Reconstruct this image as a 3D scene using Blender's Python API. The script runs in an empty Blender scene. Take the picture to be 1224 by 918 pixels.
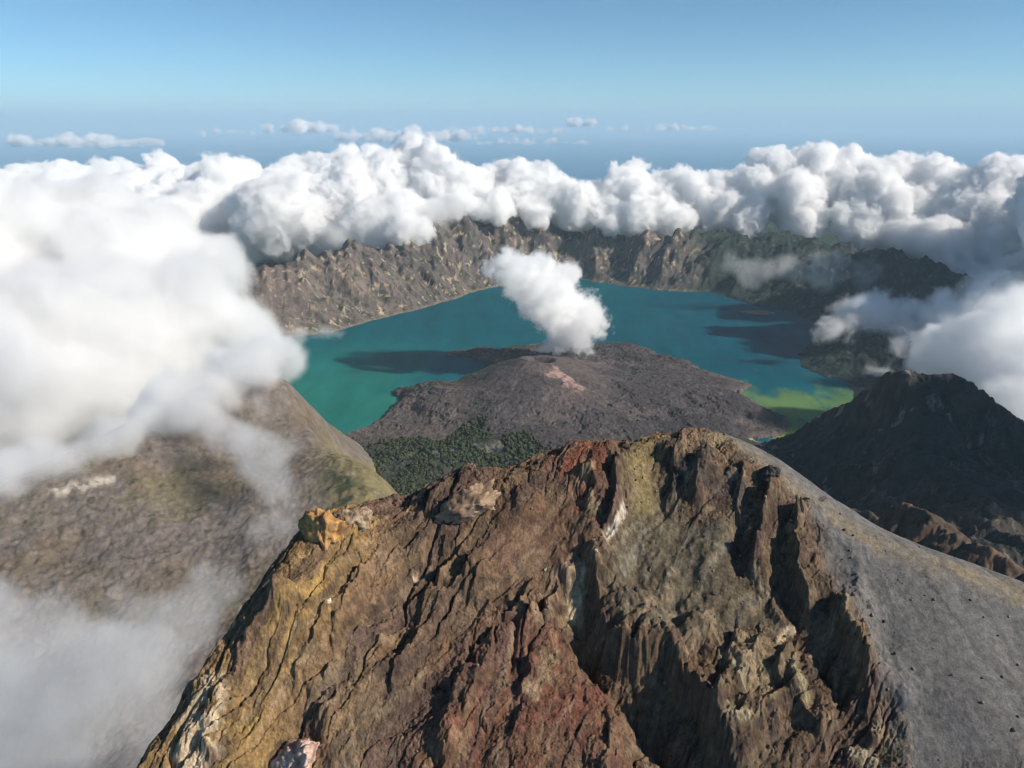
import bpy, bmesh, math, random, time
import numpy as np
T0 = time.time()
R = math.radians
SC = bpy.context.scene
COL = SC.collection
# ---------------------------------------------------------------- units: 1 unit = 100 m, z = 0 is sea level
CAM = np.array([0.0, 0.0, 40.3]); PITCH = R(18.2); F = 942.0; CX, CY = 612.0, 459.0
LAKE = 20.0

# ================================================================ helpers
def ray(u, v):
    a = (u - CX) / F; b = (CY - v) / F
    return np.array([a, math.cos(PITCH) + b * math.sin(PITCH), -math.sin(PITCH) + b * math.cos(PITCH)])
def px(u, v, y=None, z=None):
    d = ray(u, v)
    t = (y / d[1]) if y is not None else (z - CAM[2]) / d[2]
    return CAM + d * t

_G2 = {}
def noise2(x, y, seed=0):
    if seed not in _G2:
        a = np.random.RandomState(seed + 77).rand(256 * 256) * 2 * math.pi
        _G2[seed] = (np.cos(a).astype(np.float32), np.sin(a).astype(np.float32))
    gc, gs = _G2[seed]
    x = np.asarray(x, np.float32); y = np.asarray(y, np.float32)
    x, y = np.broadcast_arrays(x, y)
    ix = np.floor(x); iy = np.floor(y); fx = x - ix; fy = y - iy
    ix = ix.astype(np.int32); iy = iy.astype(np.int32)
    ux = fx * fx * fx * (fx * (fx * 6 - 15) + 10); uy = fy * fy * fy * (fy * (fy * 6 - 15) + 10)
    x0 = ix & 255; x1 = (ix + 1) & 255; y0 = (iy & 255) << 8; y1 = ((iy + 1) & 255) << 8
    k = x0 + y0; n00 = gc[k] * fx + gs[k] * fy
    k = x1 + y0; n10 = gc[k] * (fx - 1) + gs[k] * fy
    k = x0 + y1; n01 = gc[k] * fx + gs[k] * (fy - 1)
    k = x1 + y1; n11 = gc[k] * (fx - 1) + gs[k] * (fy - 1)
    n0 = n00 + (n10 - n00) * ux; n1 = n01 + (n11 - n01) * ux
    return (n0 + (n1 - n0) * uy) * np.float32(1.5)
_P3 = np.random.RandomState(5).permutation(4096).astype(np.int32)
_G3 = np.random.RandomState(6).normal(size=(4096, 3)); _G3 = (_G3 / np.linalg.norm(_G3, axis=1)[:, None]).astype(np.float32)
def noise3(p, seed=0):
    p = np.asarray(p, np.float32); ip = np.floor(p); f = p - ip; ip = ip.astype(np.int32)
    u = f * f * f * (f * (f * 6 - 15) + 10); out = 0
    for dx in (0, 1):
        wx = u[:, 0] if dx else 1 - u[:, 0]
        h1 = _P3[(ip[:, 0] + dx + seed * 131) & 4095]
        for dy in (0, 1):
            wy = wx * (u[:, 1] if dy else 1 - u[:, 1]); h2 = _P3[(h1 + ip[:, 1] + dy) & 4095]
            for dz in (0, 1):
                wz = u[:, 2] if dz else 1 - u[:, 2]
                g = _G3[_P3[(h2 + ip[:, 2] + dz) & 4095]]
                out = out + wy * wz * (g[:, 0] * (f[:, 0] - dx) + g[:, 1] * (f[:, 1] - dy) + g[:, 2] * (f[:, 2] - dz))
    return out * 1.5
def fbm(x, y, seed=0, oct=5, gain=.5):
    s = 0; a = 1; f = 1
    for k in range(oct):
        s = s + a * noise2(x * f + 13.7 * k, y * f - 7.1 * k, seed + k); a *= gain; f *= 2.03
    return s
def ridged(x, y, seed=0, oct=4, gain=.5):
    s = 0; a = 1; f = 1; w = 1
    for k in range(oct):
        n = 1 - np.abs(noise2(x * f + 5.3 * k, y * f + 9.2 * k, seed + k)); n = n * n
        s = s + a * n * w; w = np.clip(n * 1.4, 0, 1); a *= gain; f *= 2.07
    return s
def facets(x, y, seed):                      # broken slabs: every cell is its own tilted plane; also the distance to the nearest crack
    rs = np.random.RandomState(seed); J = rs.rand(64, 64, 2).astype(np.float32); Hh = rs.normal(size=(64, 64, 3)).astype(np.float32)
    x = np.asarray(x, np.float32); y = np.asarray(y, np.float32); ix = np.floor(x).astype(np.int32); iy = np.floor(y).astype(np.int32)
    d1 = np.full(x.shape, 9, np.float32); d2 = d1.copy(); h = np.zeros_like(d1)
    for a in (-1, 0, 1):
        for b in (-1, 0, 1):
            cx, cy = (ix + a) & 63, (iy + b) & 63; j = J[cx, cy]
            dx = x - (ix + a) - j[..., 0]; dy = y - (iy + b) - j[..., 1]; d = dx * dx + dy * dy
            q = Hh[cx, cy]; m = d < d1
            d2 = np.where(m, d1, np.minimum(d2, d)); h = np.where(m, .35 * q[..., 0] + dx * q[..., 1] * .8 + dy * q[..., 2] * .8, h); d1 = np.where(m, d, d1)
    return h, np.sqrt(d2) - np.sqrt(d1)
def sstep(a, b, x):
    t = np.clip((x - a) / (b - a), 0, 1); return t * t * (3 - 2 * t)
def mix(a, b, t):
    return a + (b - a) * t

def tps(pts, lam=1e-4):
    P = np.array(pts, float); X = P[:, :2]; n = len(P); c = X.mean(0); sc = X.std()
    Xn = (X - c) / sc
    def ph(r2): return 0.5 * r2 * np.log(r2 + 1e-12)
    K = ph(((Xn[:, None] - Xn[None]) ** 2).sum(2)) + lam * np.eye(n)
    Q = np.hstack([np.ones((n, 1)), Xn]); A = np.zeros((n + 3, n + 3)); A[:n, :n] = K; A[:n, n:] = Q; A[n:, :n] = Q.T
    w = np.linalg.solve(A, np.concatenate([P[:, 2], np.zeros(3)]))
    def f(x, y):
        x = (np.asarray(x, float) - c[0]) / sc; y = (np.asarray(y, float) - c[1]) / sc
        z = w[n] + w[n + 1] * x + w[n + 2] * y
        for k in range(n):
            r2 = ((x - Xn[k, 0]) ** 2 + (y - Xn[k, 1]) ** 2).astype(np.float32) + np.float32(1e-12)
            z = z + (.5 * w[k]) * (r2 * np.log(r2))
        return z
    return f

def seg_sd(x, y, poly):                      # signed distance to an open polyline: > 0 on the image right of a line drawn downwards
    best = np.full(x.shape, 1e18); sgn = np.zeros(x.shape); tt = np.zeros(x.shape)
    n = len(poly) - 1
    for i in range(n):
        ax, ay = poly[i]; bx, by = poly[i + 1]; dx, dy = bx - ax, by - ay
        raw = ((x - ax) * dx + (y - ay) * dy) / (dx * dx + dy * dy + 1e-12)
        t = np.clip(raw, 0, 1)
        d = (x - ax - t * dx) ** 2 + (y - ay - t * dy) ** 2
        m = d < best
        cr = dx * (y - ay) - dy * (x - ax)
        best = np.where(m, d, best); sgn = np.where(m, np.sign(cr), sgn); tt = np.where(m, (i + t) / n, tt)
    return np.sqrt(best) * sgn, tt
def poly_sd(x, y, poly):                     # signed distance to a closed polygon, > 0 inside
    best = np.full(x.shape, 1e18); ins = np.zeros(x.shape, bool); n = len(poly)
    for i in range(n):
        ax, ay = poly[i]; bx, by = poly[(i + 1) % n]; dx, dy = bx - ax, by - ay
        t = np.clip(((x - ax) * dx + (y - ay) * dy) / (dx * dx + dy * dy + 1e-12), 0, 1)
        best = np.minimum(best, (x - ax - t * dx) ** 2 + (y - ay - t * dy) ** 2)
        c = ((ay > y) != (by > y)) & (x < (bx - ax) * (y - ay) / (by - ay + 1e-30) + ax)
        ins ^= c
    return np.sqrt(best) * np.where(ins, 1, -1)

def tag(o, label, cat, kind=None, group=None):
    o['label'] = label; o['category'] = cat
    if kind: o['kind'] = kind
    if group: o['group'] = group
    return o
def mesh_np(name, V, quads=None, tris=None, mat=None, smooth=True, colors=None, parent=None):
    me = bpy.data.meshes.new(name)
    me.vertices.add(len(V)); me.vertices.foreach_set('co', np.asarray(V, np.float32).ravel())
    loops = []; starts = []; tot = 0
    for fa in (quads, tris):
        if fa is not None and len(fa):
            fa = np.asarray(fa, np.int32); k = fa.shape[1]
            starts.append(tot + np.arange(len(fa)) * k); loops.append(fa.ravel()); tot += fa.size
    loops = np.concatenate(loops); starts = np.concatenate(starts)
    me.loops.add(len(loops)); me.loops.foreach_set('vertex_index', loops.astype(np.int32))
    me.polygons.add(len(starts)); me.polygons.foreach_set('loop_start', starts.astype(np.int32))
    me.update(calc_edges=True); me.validate()
    if smooth: me.polygons.foreach_set('use_smooth', np.ones(len(me.polygons), bool))
    if colors is not None:
        at = me.color_attributes.new('rock', 'FLOAT_COLOR', 'POINT')
        c = np.ones((len(V), 4), np.float32); c[:, :colors.shape[1]] = np.clip(colors, 0, 1); at.data.foreach_set('color', c.ravel())
    if mat: me.materials.append(mat)
    o = bpy.data.objects.new(name, me); COL.objects.link(o)
    if parent: o.parent = parent
    return o
def grid_quads(nr, nc):
    i = np.arange(nr - 1)[:, None] * nc + np.arange(nc - 1)[None]
    return np.stack([i, i + 1, i + nc + 1, i + nc], -1).reshape(-1, 4)
def fan(y0, y1, nr, a0, a1, nc):             # a grid whose cells grow with the distance
    y = np.exp(np.linspace(math.log(y0), math.log(y1), nr)); a = np.linspace(a0, a1, nc)
    Y = np.repeat(y[:, None], nc, 1); return a[None] * Y, Y

# ---------------------------------------------------------------- materials
def nodes(name):
    m = bpy.data.materials.new(name); m.use_nodes = True
    nt = m.node_tree; nt.nodes.clear(); return m, nt
def N(nt, t, **kw):
    n = nt.nodes.new(t)
    for k, v in kw.items():
        if k[0] == '_': n.inputs[int(k[1:])].default_value = v
        else: setattr(n, k, v)
    return n
def rock_mat(name, fine=30.0, bump=.5, bdist=.02, rough=.95, var=.35, big=6.0, stretch=(1, 1, 1)):
    m, nt = nodes(name); L = nt.links.new
    out = N(nt, 'ShaderNodeOutputMaterial'); bs = N(nt, 'ShaderNodeBsdfPrincipled')
    bs.inputs['Roughness'].default_value = rough; bs.inputs['Specular IOR Level'].default_value = .15
    at = N(nt, 'ShaderNodeAttribute', attribute_name='rock')
    tc = N(nt, 'ShaderNodeTexCoord'); mp = N(nt, 'ShaderNodeMapping'); mp.inputs['Scale'].default_value = stretch
    L(tc.outputs['Object'], mp.inputs['Vector'])
    n1 = N(nt, 'ShaderNodeTexNoise'); n1.inputs['Scale'].default_value = big; n1.inputs['Detail'].default_value = 8; n1.inputs['Roughness'].default_value = .65
    n2 = N(nt, 'ShaderNodeTexNoise'); n2.inputs['Scale'].default_value = fine; n2.inputs['Detail'].default_value = 6; n2.inputs['Roughness'].default_value = .7
    L(mp.outputs[0], n1.inputs['Vector']); L(mp.outputs[0], n2.inputs['Vector'])
    mr = N(nt, 'ShaderNodeMapRange', _1=.3, _2=.7, _3=1 - var, _4=1 + var); L(n1.outputs['Fac'], mr.inputs[0])
    mr2 = N(nt, 'ShaderNodeMapRange', _1=.3, _2=.7, _3=1 - var * .8, _4=1 + var * .8); L(n2.outputs['Fac'], mr2.inputs[0])
    mu = N(nt, 'ShaderNodeMath', operation='MULTIPLY'); L(mr.outputs[0], mu.inputs[0]); L(mr2.outputs[0], mu.inputs[1])
    vm = N(nt, 'ShaderNodeVectorMath', operation='SCALE'); L(at.outputs['Color'], vm.inputs[0]); L(mu.outputs[0], vm.inputs['Scale'])
    L(vm.outputs[0], bs.inputs['Base Color'])
    ad = N(nt, 'ShaderNodeMath', operation='MULTIPLY_ADD', _1=.5); L(n2.outputs['Fac'], ad.inputs[0]); L(n1.outputs['Fac'], ad.inputs[2])
    bp = N(nt, 'ShaderNodeBump'); bp.inputs['Strength'].default_value = bump; bp.inputs['Distance'].default_value = bdist
    bs_ = N(nt, 'ShaderNodeMath', operation='MULTIPLY', _1=bump); L(at.outputs['Alpha'], bs_.inputs[0]); L(bs_.outputs[0], bp.inputs['Strength']); L(ad.outputs[0], bp.inputs['Height']); L(bp.outputs[0], bs.inputs['Normal'])
    L(bs.outputs[0], out.inputs['Surface'])
    return m
C3 = lambda *c: np.array(c, float)

# ================================================================ foreground: the summit ridge
crest = [(60,1010,4.7),(160,918,5.0),(240,820,5.25),(320,720,5.65),(345,680,5.85),(370,625,6.3),(400,607,6.6),(480,612,6.65),(545,573,6.9),(630,565,7.0),(700,535,7.2),
         (760,528,7.35),(850,517,7.5),(900,535,7.3),(950,570,7.0),(1020,620,6.65),(1080,650,6.4),(1150,675,6.2),(1224,700,6.05),(1330,745,5.8),(1450,800,5.5)]
face = [(300,918,4.85),(420,918,4.9),(600,918,4.95),(800,918,5.0),(1000,918,4.9),(1224,918,4.75),(1400,918,4.7),(330,800,5.35),(430,750,5.75),(500,750,5.85),(600,750,5.9),
        (700,750,5.95),(800,750,6.0),(850,700,6.2),(950,650,6.45),(930,780,5.75),(1050,720,5.95),(1150,800,5.4),(1100,850,5.2),(560,650,6.45),(450,670,6.25),(700,620,6.7),(780,600,6.9),(1224,780,5.55)]
pts = [px(u, v, y=y) for u, v, y in crest + face]
cr = np.array([px(u, v, y=y) for u, v, y in crest])
for i, c in enumerate(cr):                   # the far side drops away behind the crest
    t = cr[min(i + 1, len(cr) - 1)] - cr[max(i - 1, 0)]; n = np.array([-t[1], t[0]]); n /= np.linalg.norm(n)
    k = 1.75 if i < 7 else 1.0
    for d, dz in ((.9, -.75 * k), (2.2, -2.3 * (k * .5 + .5)), (5, -6.0)):
        pts.append([c[0] + n[0] * d, c[1] + n[1] * d, c[2] + dz])
for u in (300, 600, 900, 1200):
    p = px(u, 918, y=4.9); pts.append([p[0], 3.2, p[2] - 1.35]); pts.append([p[0], 1.6, p[2] - 2.6])
ridge_macro = tps(pts, 2e-4)
def hit(u, v, f=ridge_macro, t0=3.0, t1=12.0, n=400):
    d = ray(u, v); t = np.linspace(t0, t1, n); p = CAM[None] + d[None] * t[:, None]
    dz = p[:, 2] - f(p[:, 0], p[:, 1]); k = np.argmax(dz < 0)
    if dz[k] >= 0: k = np.argmin(np.abs(dz))
    elif k: t[k] = t[k - 1] + (t[k] - t[k - 1]) * dz[k - 1] / (dz[k - 1] - dz[k])
    return (CAM + d * t[k])[:2]
H2 = lambda L: [hit(u, v) for u, v in L]

RIDGE = {}
def build_ridge():
    nx = 1480
    gx = np.linspace(-4.7, 5.7, nx).astype(np.float32)
    gy = np.concatenate([np.linspace(1.6, 4.4, 70)[:-1], np.linspace(4.4, 7.9, 720), np.linspace(7.9, 13, 80)[1:]]).astype(np.float32)
    X, Y = np.meshgrid(gx, gy)
    def coarse(f, k=4):                      # smooth functions are sampled on every k-th line and interpolated
        jx = np.unique(np.append(np.arange(0, nx, k), nx - 1)); jy = np.unique(np.append(np.arange(0, len(gy), k), len(gy) - 1))
        A = f(*np.meshgrid(gx[jx], gy[jy]))
        A = np.stack([np.interp(gx, gx[jx], r) for r in A]); A = np.stack([np.interp(gy, gy[jy], c) for c in A.T]).T
        return A.astype(np.float32)
    wx = .10 * fbm(X * 1.3, Y * 1.3, 1, 4); wy = .10 * fbm(X * 1.3 + 40, Y * 1.3, 2, 4)
    w2x = .035 * fbm(X * 5, Y * 5, 3, 4, .6); w2y = .035 * fbm(X * 5 + 40, Y * 5, 4, 4, .6)
    Xw, Yw = X + wx + w2x, Y + wy + w2y
    Xv, Yv = X + w2x * 1.2, Y + w2y * 1.2
    Z = coarse(ridge_macro)
    def zone(a, b, L, more=[]):
        P = H2(L) + more; w = 1.2
        def f(x, y):
            return poly_sd(x, y, P)
        d = coarse(f, 3) + w * (w2x + w2y)
        return sstep(a, b, d)
    scree = zone(-.10, .16, [(862,519),(905,560),(945,590),(962,620),(985,670),(1005,735),(1040,790),(1062,860),(1085,940),(1500,940)], [(9, 6.5), (4.6, 7.9), (2.6, 8.6), (1.95, 8.2), (1.9, 7.6)])
    scree2 = zone(-.08, .16, [(745,545),(790,560),(800,612),(840,628),(885,600),(880,640),(888,690),(925,735),(935,765),(880,765),(840,790),(800,800),(740,775),(722,720),(722,675),(742,640)])
    scree3 = zone(-.10, .14, [(640,590),(690,600),(712,655),(690,700),(640,695),(585,690),(575,650)])
    bulge = zone(-.22, .16, [(590,745),(640,735),(690,770),(735,850),(745,960),(480,960),(520,840),(560,780)])
    redtop = zone(-.12, .06, [(672,530),(722,528),(724,590),(715,655),(700,640),(690,590),(660,560)])
    ochre = zone(-.28, .15, [(130,960),(240,815),(320,715),(375,610),(420,605),(440,650),(400,720),(370,770),(340,830),(300,960)])
    yellow = zone(-.18, .08, [(760,528),(795,525),(785,570),(770,620),(752,600)])
    creamy = zone(-.07, .05, [(165,960),(212,872),(246,815),(266,812),(268,850),(258,880),(285,960)])
    block = zone(-.15, .15, [(800,530),(855,520),(885,560),(890,600),(835,620),(800,600)])
    rough = np.clip(1 - scree - .92 * scree2 - .88 * scree3, .0, 1)
    crag = np.clip(sstep(.0, .5, fbm(X * .8, Y * .8, 30, 3) + .25) + .6 * block, 0, 1)
    def ani(ang, fs, ft, seed, o=4):         # strata and gullies running down the face
        c, s = math.cos(ang), math.sin(ang)
        return ridged((Xw * c + Yw * s) * fs, (-Xw * s + Yw * c) * ft, seed, o)
    def anin(ang, fs, ft, seed, k=1.0):
        c, s = math.cos(ang), math.sin(ang); x = X + k * wx + .6 * w2x; y = Y + k * wy + .6 * w2y
        return noise2((x * c + y * s) * fs, (-x * s + y * c) * ft, seed)
    def ang(a, b):
        p, q = hit(*a), hit(*b); return math.atan2(q[1] - p[1], q[0] - p[0])
    aL = ang((520, 620), (350, 830)); aC = ang((780, 620), (660, 750)); aB = ang((640, 740), (600, 918)); aR = ang((900, 560), (1090, 860))
    left = sstep(.6, -.9, X + .3 * fbm(X * .7, Y * .7, 31, 2))
    def zmix(f, *k):
        return mix(mix(f(aC, *k), f(aL, *k), left), f(aB, *k), bulge)
    g1 = zmix(ani, .42, 1.7, 11); g2 = zmix(ani, 1.1, 6.0, 14); g3 = zmix(ani, 3.0, 17, 24, 3)
    iso = ridged(Xw * 2.6, Yw * 2.6, 17, 5, .55)
    D = rough * (.070 * (g1 - .9) + .012 * (g2 - .9) + .004 * (g3 - .9) + (.026 * crag + .002) * (iso - .9))
    def fac(a, fs, ft, seed):
        c, s_ = math.cos(a), math.sin(a); x = X + .5 * wx + .8 * w2x; y = Y + .5 * wy + .8 * w2y
        return facets((x * c + y * s_) * fs, (-x * s_ + y * c) * ft, seed)
    fA, eA = fac(aL, 1.5, 4.0, 301); fB, eB = fac(aC, 4.5, 10, 302); fC, eC = fac(aB, 13, 24, 303)
    D = D + rough * (.040 * fA + .009 * fB * (.3 + crag) + .0035 * fC * (.3 + crag) - .012 * sstep(.10, 0, eA) - .006 * sstep(.12, 0, eB))
    for sd, fs, ft, dep, wd in ((201, .45, 2.2, .085, .040), (202, .7, 3.6, .055, .045), (203, 1.2, 6.5, .026, .06)):   # cracks
        n = zmix(anin, fs, ft, sd); pr = sstep(-.1, .35, fbm(X * .9 + sd, Y * .9, sd + 9, 2))
        D = D - rough * dep * pr * np.exp(-(n / wd) ** 2)
    D = D + (1 - rough) * (.010 * (ani(aC, .4, 5, 18, 3) - .9) * (1 - scree) + .007 * scree * (ani(aR, .25, 2.6, 19, 3) - .9))
    D = D + (.006 * rough + .0015) * fbm(X * 16, Y * 16, 20, 3, .6) + (.006 * rough + .0014) * fbm(X * 55, Y * 55, 21, 2, .7)
    S = np.zeros_like(X)
    def local(line, reach, fn):              # a scarp or gully is worked out only near its line
        P = np.array(H2(line)); i0 = np.searchsorted(gx, P[:, 0].min() - reach); i1 = np.searchsorted(gx, P[:, 0].max() + reach)
        j0 = np.searchsorted(gy, P[:, 1].min() - reach); j1 = np.searchsorted(gy, P[:, 1].max() + reach); q = np.s_[j0:j1, i0:i1]
        s, t = seg_sd(X[q] + w2x[q] + .25 * wx[q], Y[q] + w2y[q] + .25 * wy[q], [tuple(p) for p in P])
        S[q] += fn(s, t) * sstep(reach, reach * .6, np.abs(s))
    def scarp(line, A, wl, wr, taper=.15):   # high on the image right, a drop on the left
        def fn(s, t):
            e = sstep(0, taper, t) * sstep(1, 1 - taper, t)
            return A * e * np.where(s > 0, np.exp(-s / wr), np.exp(-(s / wl) ** 2))
        local(line, max(3.2 * wr, .3), fn)
    def gully(line, A, w, taper=.2):
        local(line, 3 * w, lambda s, t: -A * sstep(0, taper, t) * sstep(1, 1 - taper, t) * np.exp(-np.abs(s / w) ** 1.5))
    D = D + .10 * bulge
    scarp([(640,690),(705,700),(722,735),(728,778),(762,800),(800,808),(832,850),(868,900),(905,960)], .46, .05, .6); gully([(640,690),(690,745),(715,800),(770,850),(830,918),(860,970)], .30, .17)
    scarp([(912,568),(926,590),(916,615),(908,650),(900,690),(905,720)], .24, .04, .14, .3); gully([(905,575),(888,620),(884,670),(893,700)], .14, .07)
    scarp([(945,598),(956,618),(950,650),(948,700),(962,750),(975,790)], .28, .04, .26, .3); gully([(940,630),(928,680),(938,730),(955,760)], .16, .06)
    scarp([(975,740),(1000,754),(1018,790),(1034,830),(1040,860)], .28, .05, .26, .3); gully([(968,755),(985,800),(1010,840)], .18, .08)
    scarp([(945,775),(932,800),(930,822),(950,845),(968,868),(990,900)], .12, .025, .22)
    scarp([(880,760),(870,800),(862,850),(850,900)], .12, .03, .2); scarp([(1020,830),(1035,860),(1045,900)], .10, .03, .15)
    scarp([(730,548),(735,575),(736,610),(728,640),(716,668)], .20, .03, .2, .25); gully([(723,545),(727,600),(712,658)], .08, .035)
    scarp([(692,570),(706,580),(712,610),(700,640)], .13, .03, .12, .25)
    scarp([(810,542),(806,570),(800,610)], .18, .03, .16, .3); scarp([(786,550),(796,560),(796,575),(785,588)], .11, .03, .06)
    scarp([(848,535),(838,560),(832,600),(838,625)], .14, .05, .14, .3); scarp([(870,545),(880,575),(890,600)], .11, .05, .12, .3)
    scarp([(536,582),(522,595),(505,618)], .15, .03, .18, .3); scarp([(630,575),(620,592),(612,615)], .12, .03, .14, .3)
    scarp([(535,630),(528,660),(524,705)], .10, .025, .16); scarp([(570,665),(562,690),(556,720)], .13, .03, .15)
    scarp([(470,650),(432,690),(395,735),(365,790),(345,835)], .12, .03, .26); scarp([(445,688),(418,720),(405,760)], .09, .025, .16)
    scarp([(520,690),(500,740),(480,800),(462,850)], .10, .03, .22); scarp([(410,740),(400,790),(385,840)], .10, .025, .16)
    scarp([(440,752),(455,768),(476,795)], .11, .05, .10, .5)
    scarp([(350,690),(330,715),(325,750)], .16, .05, .2, .3); scarp([(250,830),(246,870),(252,930)], .10, .03, .2)
    scarp([(560,800),(540,850),(530,930)], .11, .03, .2); scarp([(640,790),(622,850),(618,900)], .10, .03, .2); scarp([(670,700),(655,722),(652,750)], .16, .03, .10)
    scarp([(640,695),(628,715),(622,740)], .14, .03, .10); scarp([(380,850),(392,880),(395,930)], .14, .05, .25)
    S *= .75 + .35 * fbm(X * 3, Y * 3, 22, 4)
    Z = Z + D + S
    RIDGE.update(gx=gx, gy=gy, Z=Z)
    # colours of the rock itself
    n1 = fbm(X * 1.1, Y * 1.1, 40, 5); n2 = fbm(Xw * 3.1, Yw * 3.1, 41, 5, .6); st = ani(aL, .8, 7, 42, 4); stc = ani(aC, .5, 6, 43, 4); str_ = ani(aR, .25, 4.5, 44, 4)
    def lay(c, col, m): return c + (np.array(col)[None, None] - c) * np.clip(m, 0, 1)[..., None]
    c = np.zeros(X.shape + (3,)) + C3(.118, .080, .052)
    c = lay(c, (.135, .098, .062), sstep(0, .5, n1)); c = lay(c, (.085, .062, .046), sstep(.05, .6, n2))
    c = lay(c, (.15, .088, .050), sstep(.1, .7, -n1 + .3 * n2) * sstep(.9, -.5, X) * .6)
    c = lay(c, (.108, .092, .062), scree2 * .95); c = lay(c, (.150, .135, .105), scree2 * sstep(.95, 1.5, stc) * .75); c = lay(c, (.075, .056, .038), scree2 * sstep(.7, .4, stc) * .5)
    c = lay(c, (.15, .085, .052), scree3 * .85); c = lay(c, (.20, .125, .085), scree3 * sstep(.95, 1.4, stc) * .6)
    c = lay(c, (.150, .064, .044), bulge * (.50 + .45 * sstep(-.2, .4, n2))); c = lay(c, (.20, .075, .045), redtop * .9)
    c = lay(c, (.27, .175, .065), ochre * (.60 + .38 * sstep(-.25, .35, n2))); c = lay(c, (.20, .155, .065), yellow * .8)
    c = lay(c, (.06, .045, .036), rough * sstep(1.1, 1.6, st) * .45 * left); c = lay(c, (.19, .125, .07), rough * sstep(.75, .45, st) * .4)
    sk = zmix(anin, .45, 5.0, 47, 1.0); sf = zmix(anin, 1.1, 15, 48, 1.0)      # bands of differently weathered rock running down the face
    c = lay(c, (.105, .068, .055), rough * sstep(.05, .35, sk) * .7); c = lay(c, (.20, .122, .066), rough * sstep(.16, .46, -sk) * .40 * left)
    c = lay(c, (.050, .038, .032), (1 - scree) * sstep(.18, .45, sf) * .45); c = lay(c, (.22, .165, .11), (1 - scree) * sstep(.2, .5, -sf) * .40)
    c = c * (1 + .12 * left * (1 - scree) * (1 - scree3))[..., None] * np.array([1.03, 1.0, .97])
    c = c * (1 + rough * (.10 * fA + .10 * fB + .08 * fC))[..., None]
    c = lay(c, (.055, .050, .046), block * sstep(-.1, .3, n2) * .6)
    c = lay(c, (.50, .38, .25), creamy * sstep(-.35, .15, n2))
    pale = sstep(.35, .75, fbm(Xw * 2.2 + 9, Yw * 2.2, 45, 5, .6)) * rough
    c = lay(c, (.30, .23, .14), pale * .6 * sstep(-.8, .6, X + .3 * (6 - Y)))
    for line, w, col in (([(745,625),(738,648),(722,665)], .05, (.5, .42, .33)), ([(665,700),(690,705),(685,735)], .10, (.36, .28, .18)), ([(513,658),(498,682)], .022, (.5, .36, .25)),
                         ([(940,755),(930,775),(925,800)], .05, (.42, .33, .22)), ([(935,800),(960,840),(985,868)], .09, (.25, .20, .12)), ([(885,820),(900,860),(880,890)], .10, (.27, .22, .14)), ([(1020,895),(1050,918)], .06, (.33, .27, .18))):
        Pl = np.array(H2(line)); i0, i1 = np.searchsorted(gx, [Pl[:, 0].min() - .4, Pl[:, 0].max() + .4]); j0, j1 = np.searchsorted(gy, [Pl[:, 1].min() - .4, Pl[:, 1].max() + .4]); q = np.s_[j0:j1, i0:i1]
        sd, t = seg_sd(Xv[q] + .6 * wx[q], Yv[q] + .6 * wy[q], [tuple(p) for p in Pl]); c[q] = lay(c[q], col, sstep(w, w * .3, np.abs(sd)) * sstep(-.5, .1, n2[q]))
    strf = ani(aR, .16, 11, 49, 4); c = lay(c, (.137, .130, .124), scree * .97); c = lay(c, (.17, .145, .12), scree * sstep(1.0, 1.6, str_) * .30); c = lay(c, (.090, .086, .083), scree * sstep(.8, .4, str_) * .30); c = lay(c, (.21, .20, .19), scree * sstep(1.25, 1.7, strf) * .5); c = lay(c, (.085, .08, .075), scree * sstep(.6, .3, strf) * .45)
    s, t = seg_sd(Xv, Yv, H2([(868,522),(950,585),(1020,635),(1080,663),(1160,688),(1224,712)])); c = lay(c, (.21, .17, .12), sstep(.17, .02, np.abs(s)) * (.5 + .5 * sstep(-.2, .3, n2)))
    c = c * (1 + (.25 - .17 * scree) * fbm(X * 9, Y * 9, 46, 4, .6))[..., None]; c = c * (1 + (1 - .65 * scree) * (.34 * noise2(X * 70, Y * 70, 50) + .24 * noise2(X * 33, Y * 33, 51)))[..., None]
    c = c.astype(np.float32); V = np.stack([X, Y, Z], -1).reshape(-1, 3)
    o = mesh_np('summit_ridge', V, grid_quads(len(gy), nx), mat=rock_mat('ridge_rock', 100, .8, .02, var=.36, big=16), colors=np.concatenate([c, (.22 + .78 * rough)[..., None].astype(np.float32)], -1).reshape(-1, 4))
    RIDGE.update(scree=scree, scree2=scree2, rough=rough)
    return tag(o, 'brown and rust coloured summit ridge in the foreground with grey ash slope', 'mountain', 'structure')
ridge = build_ridge()

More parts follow.
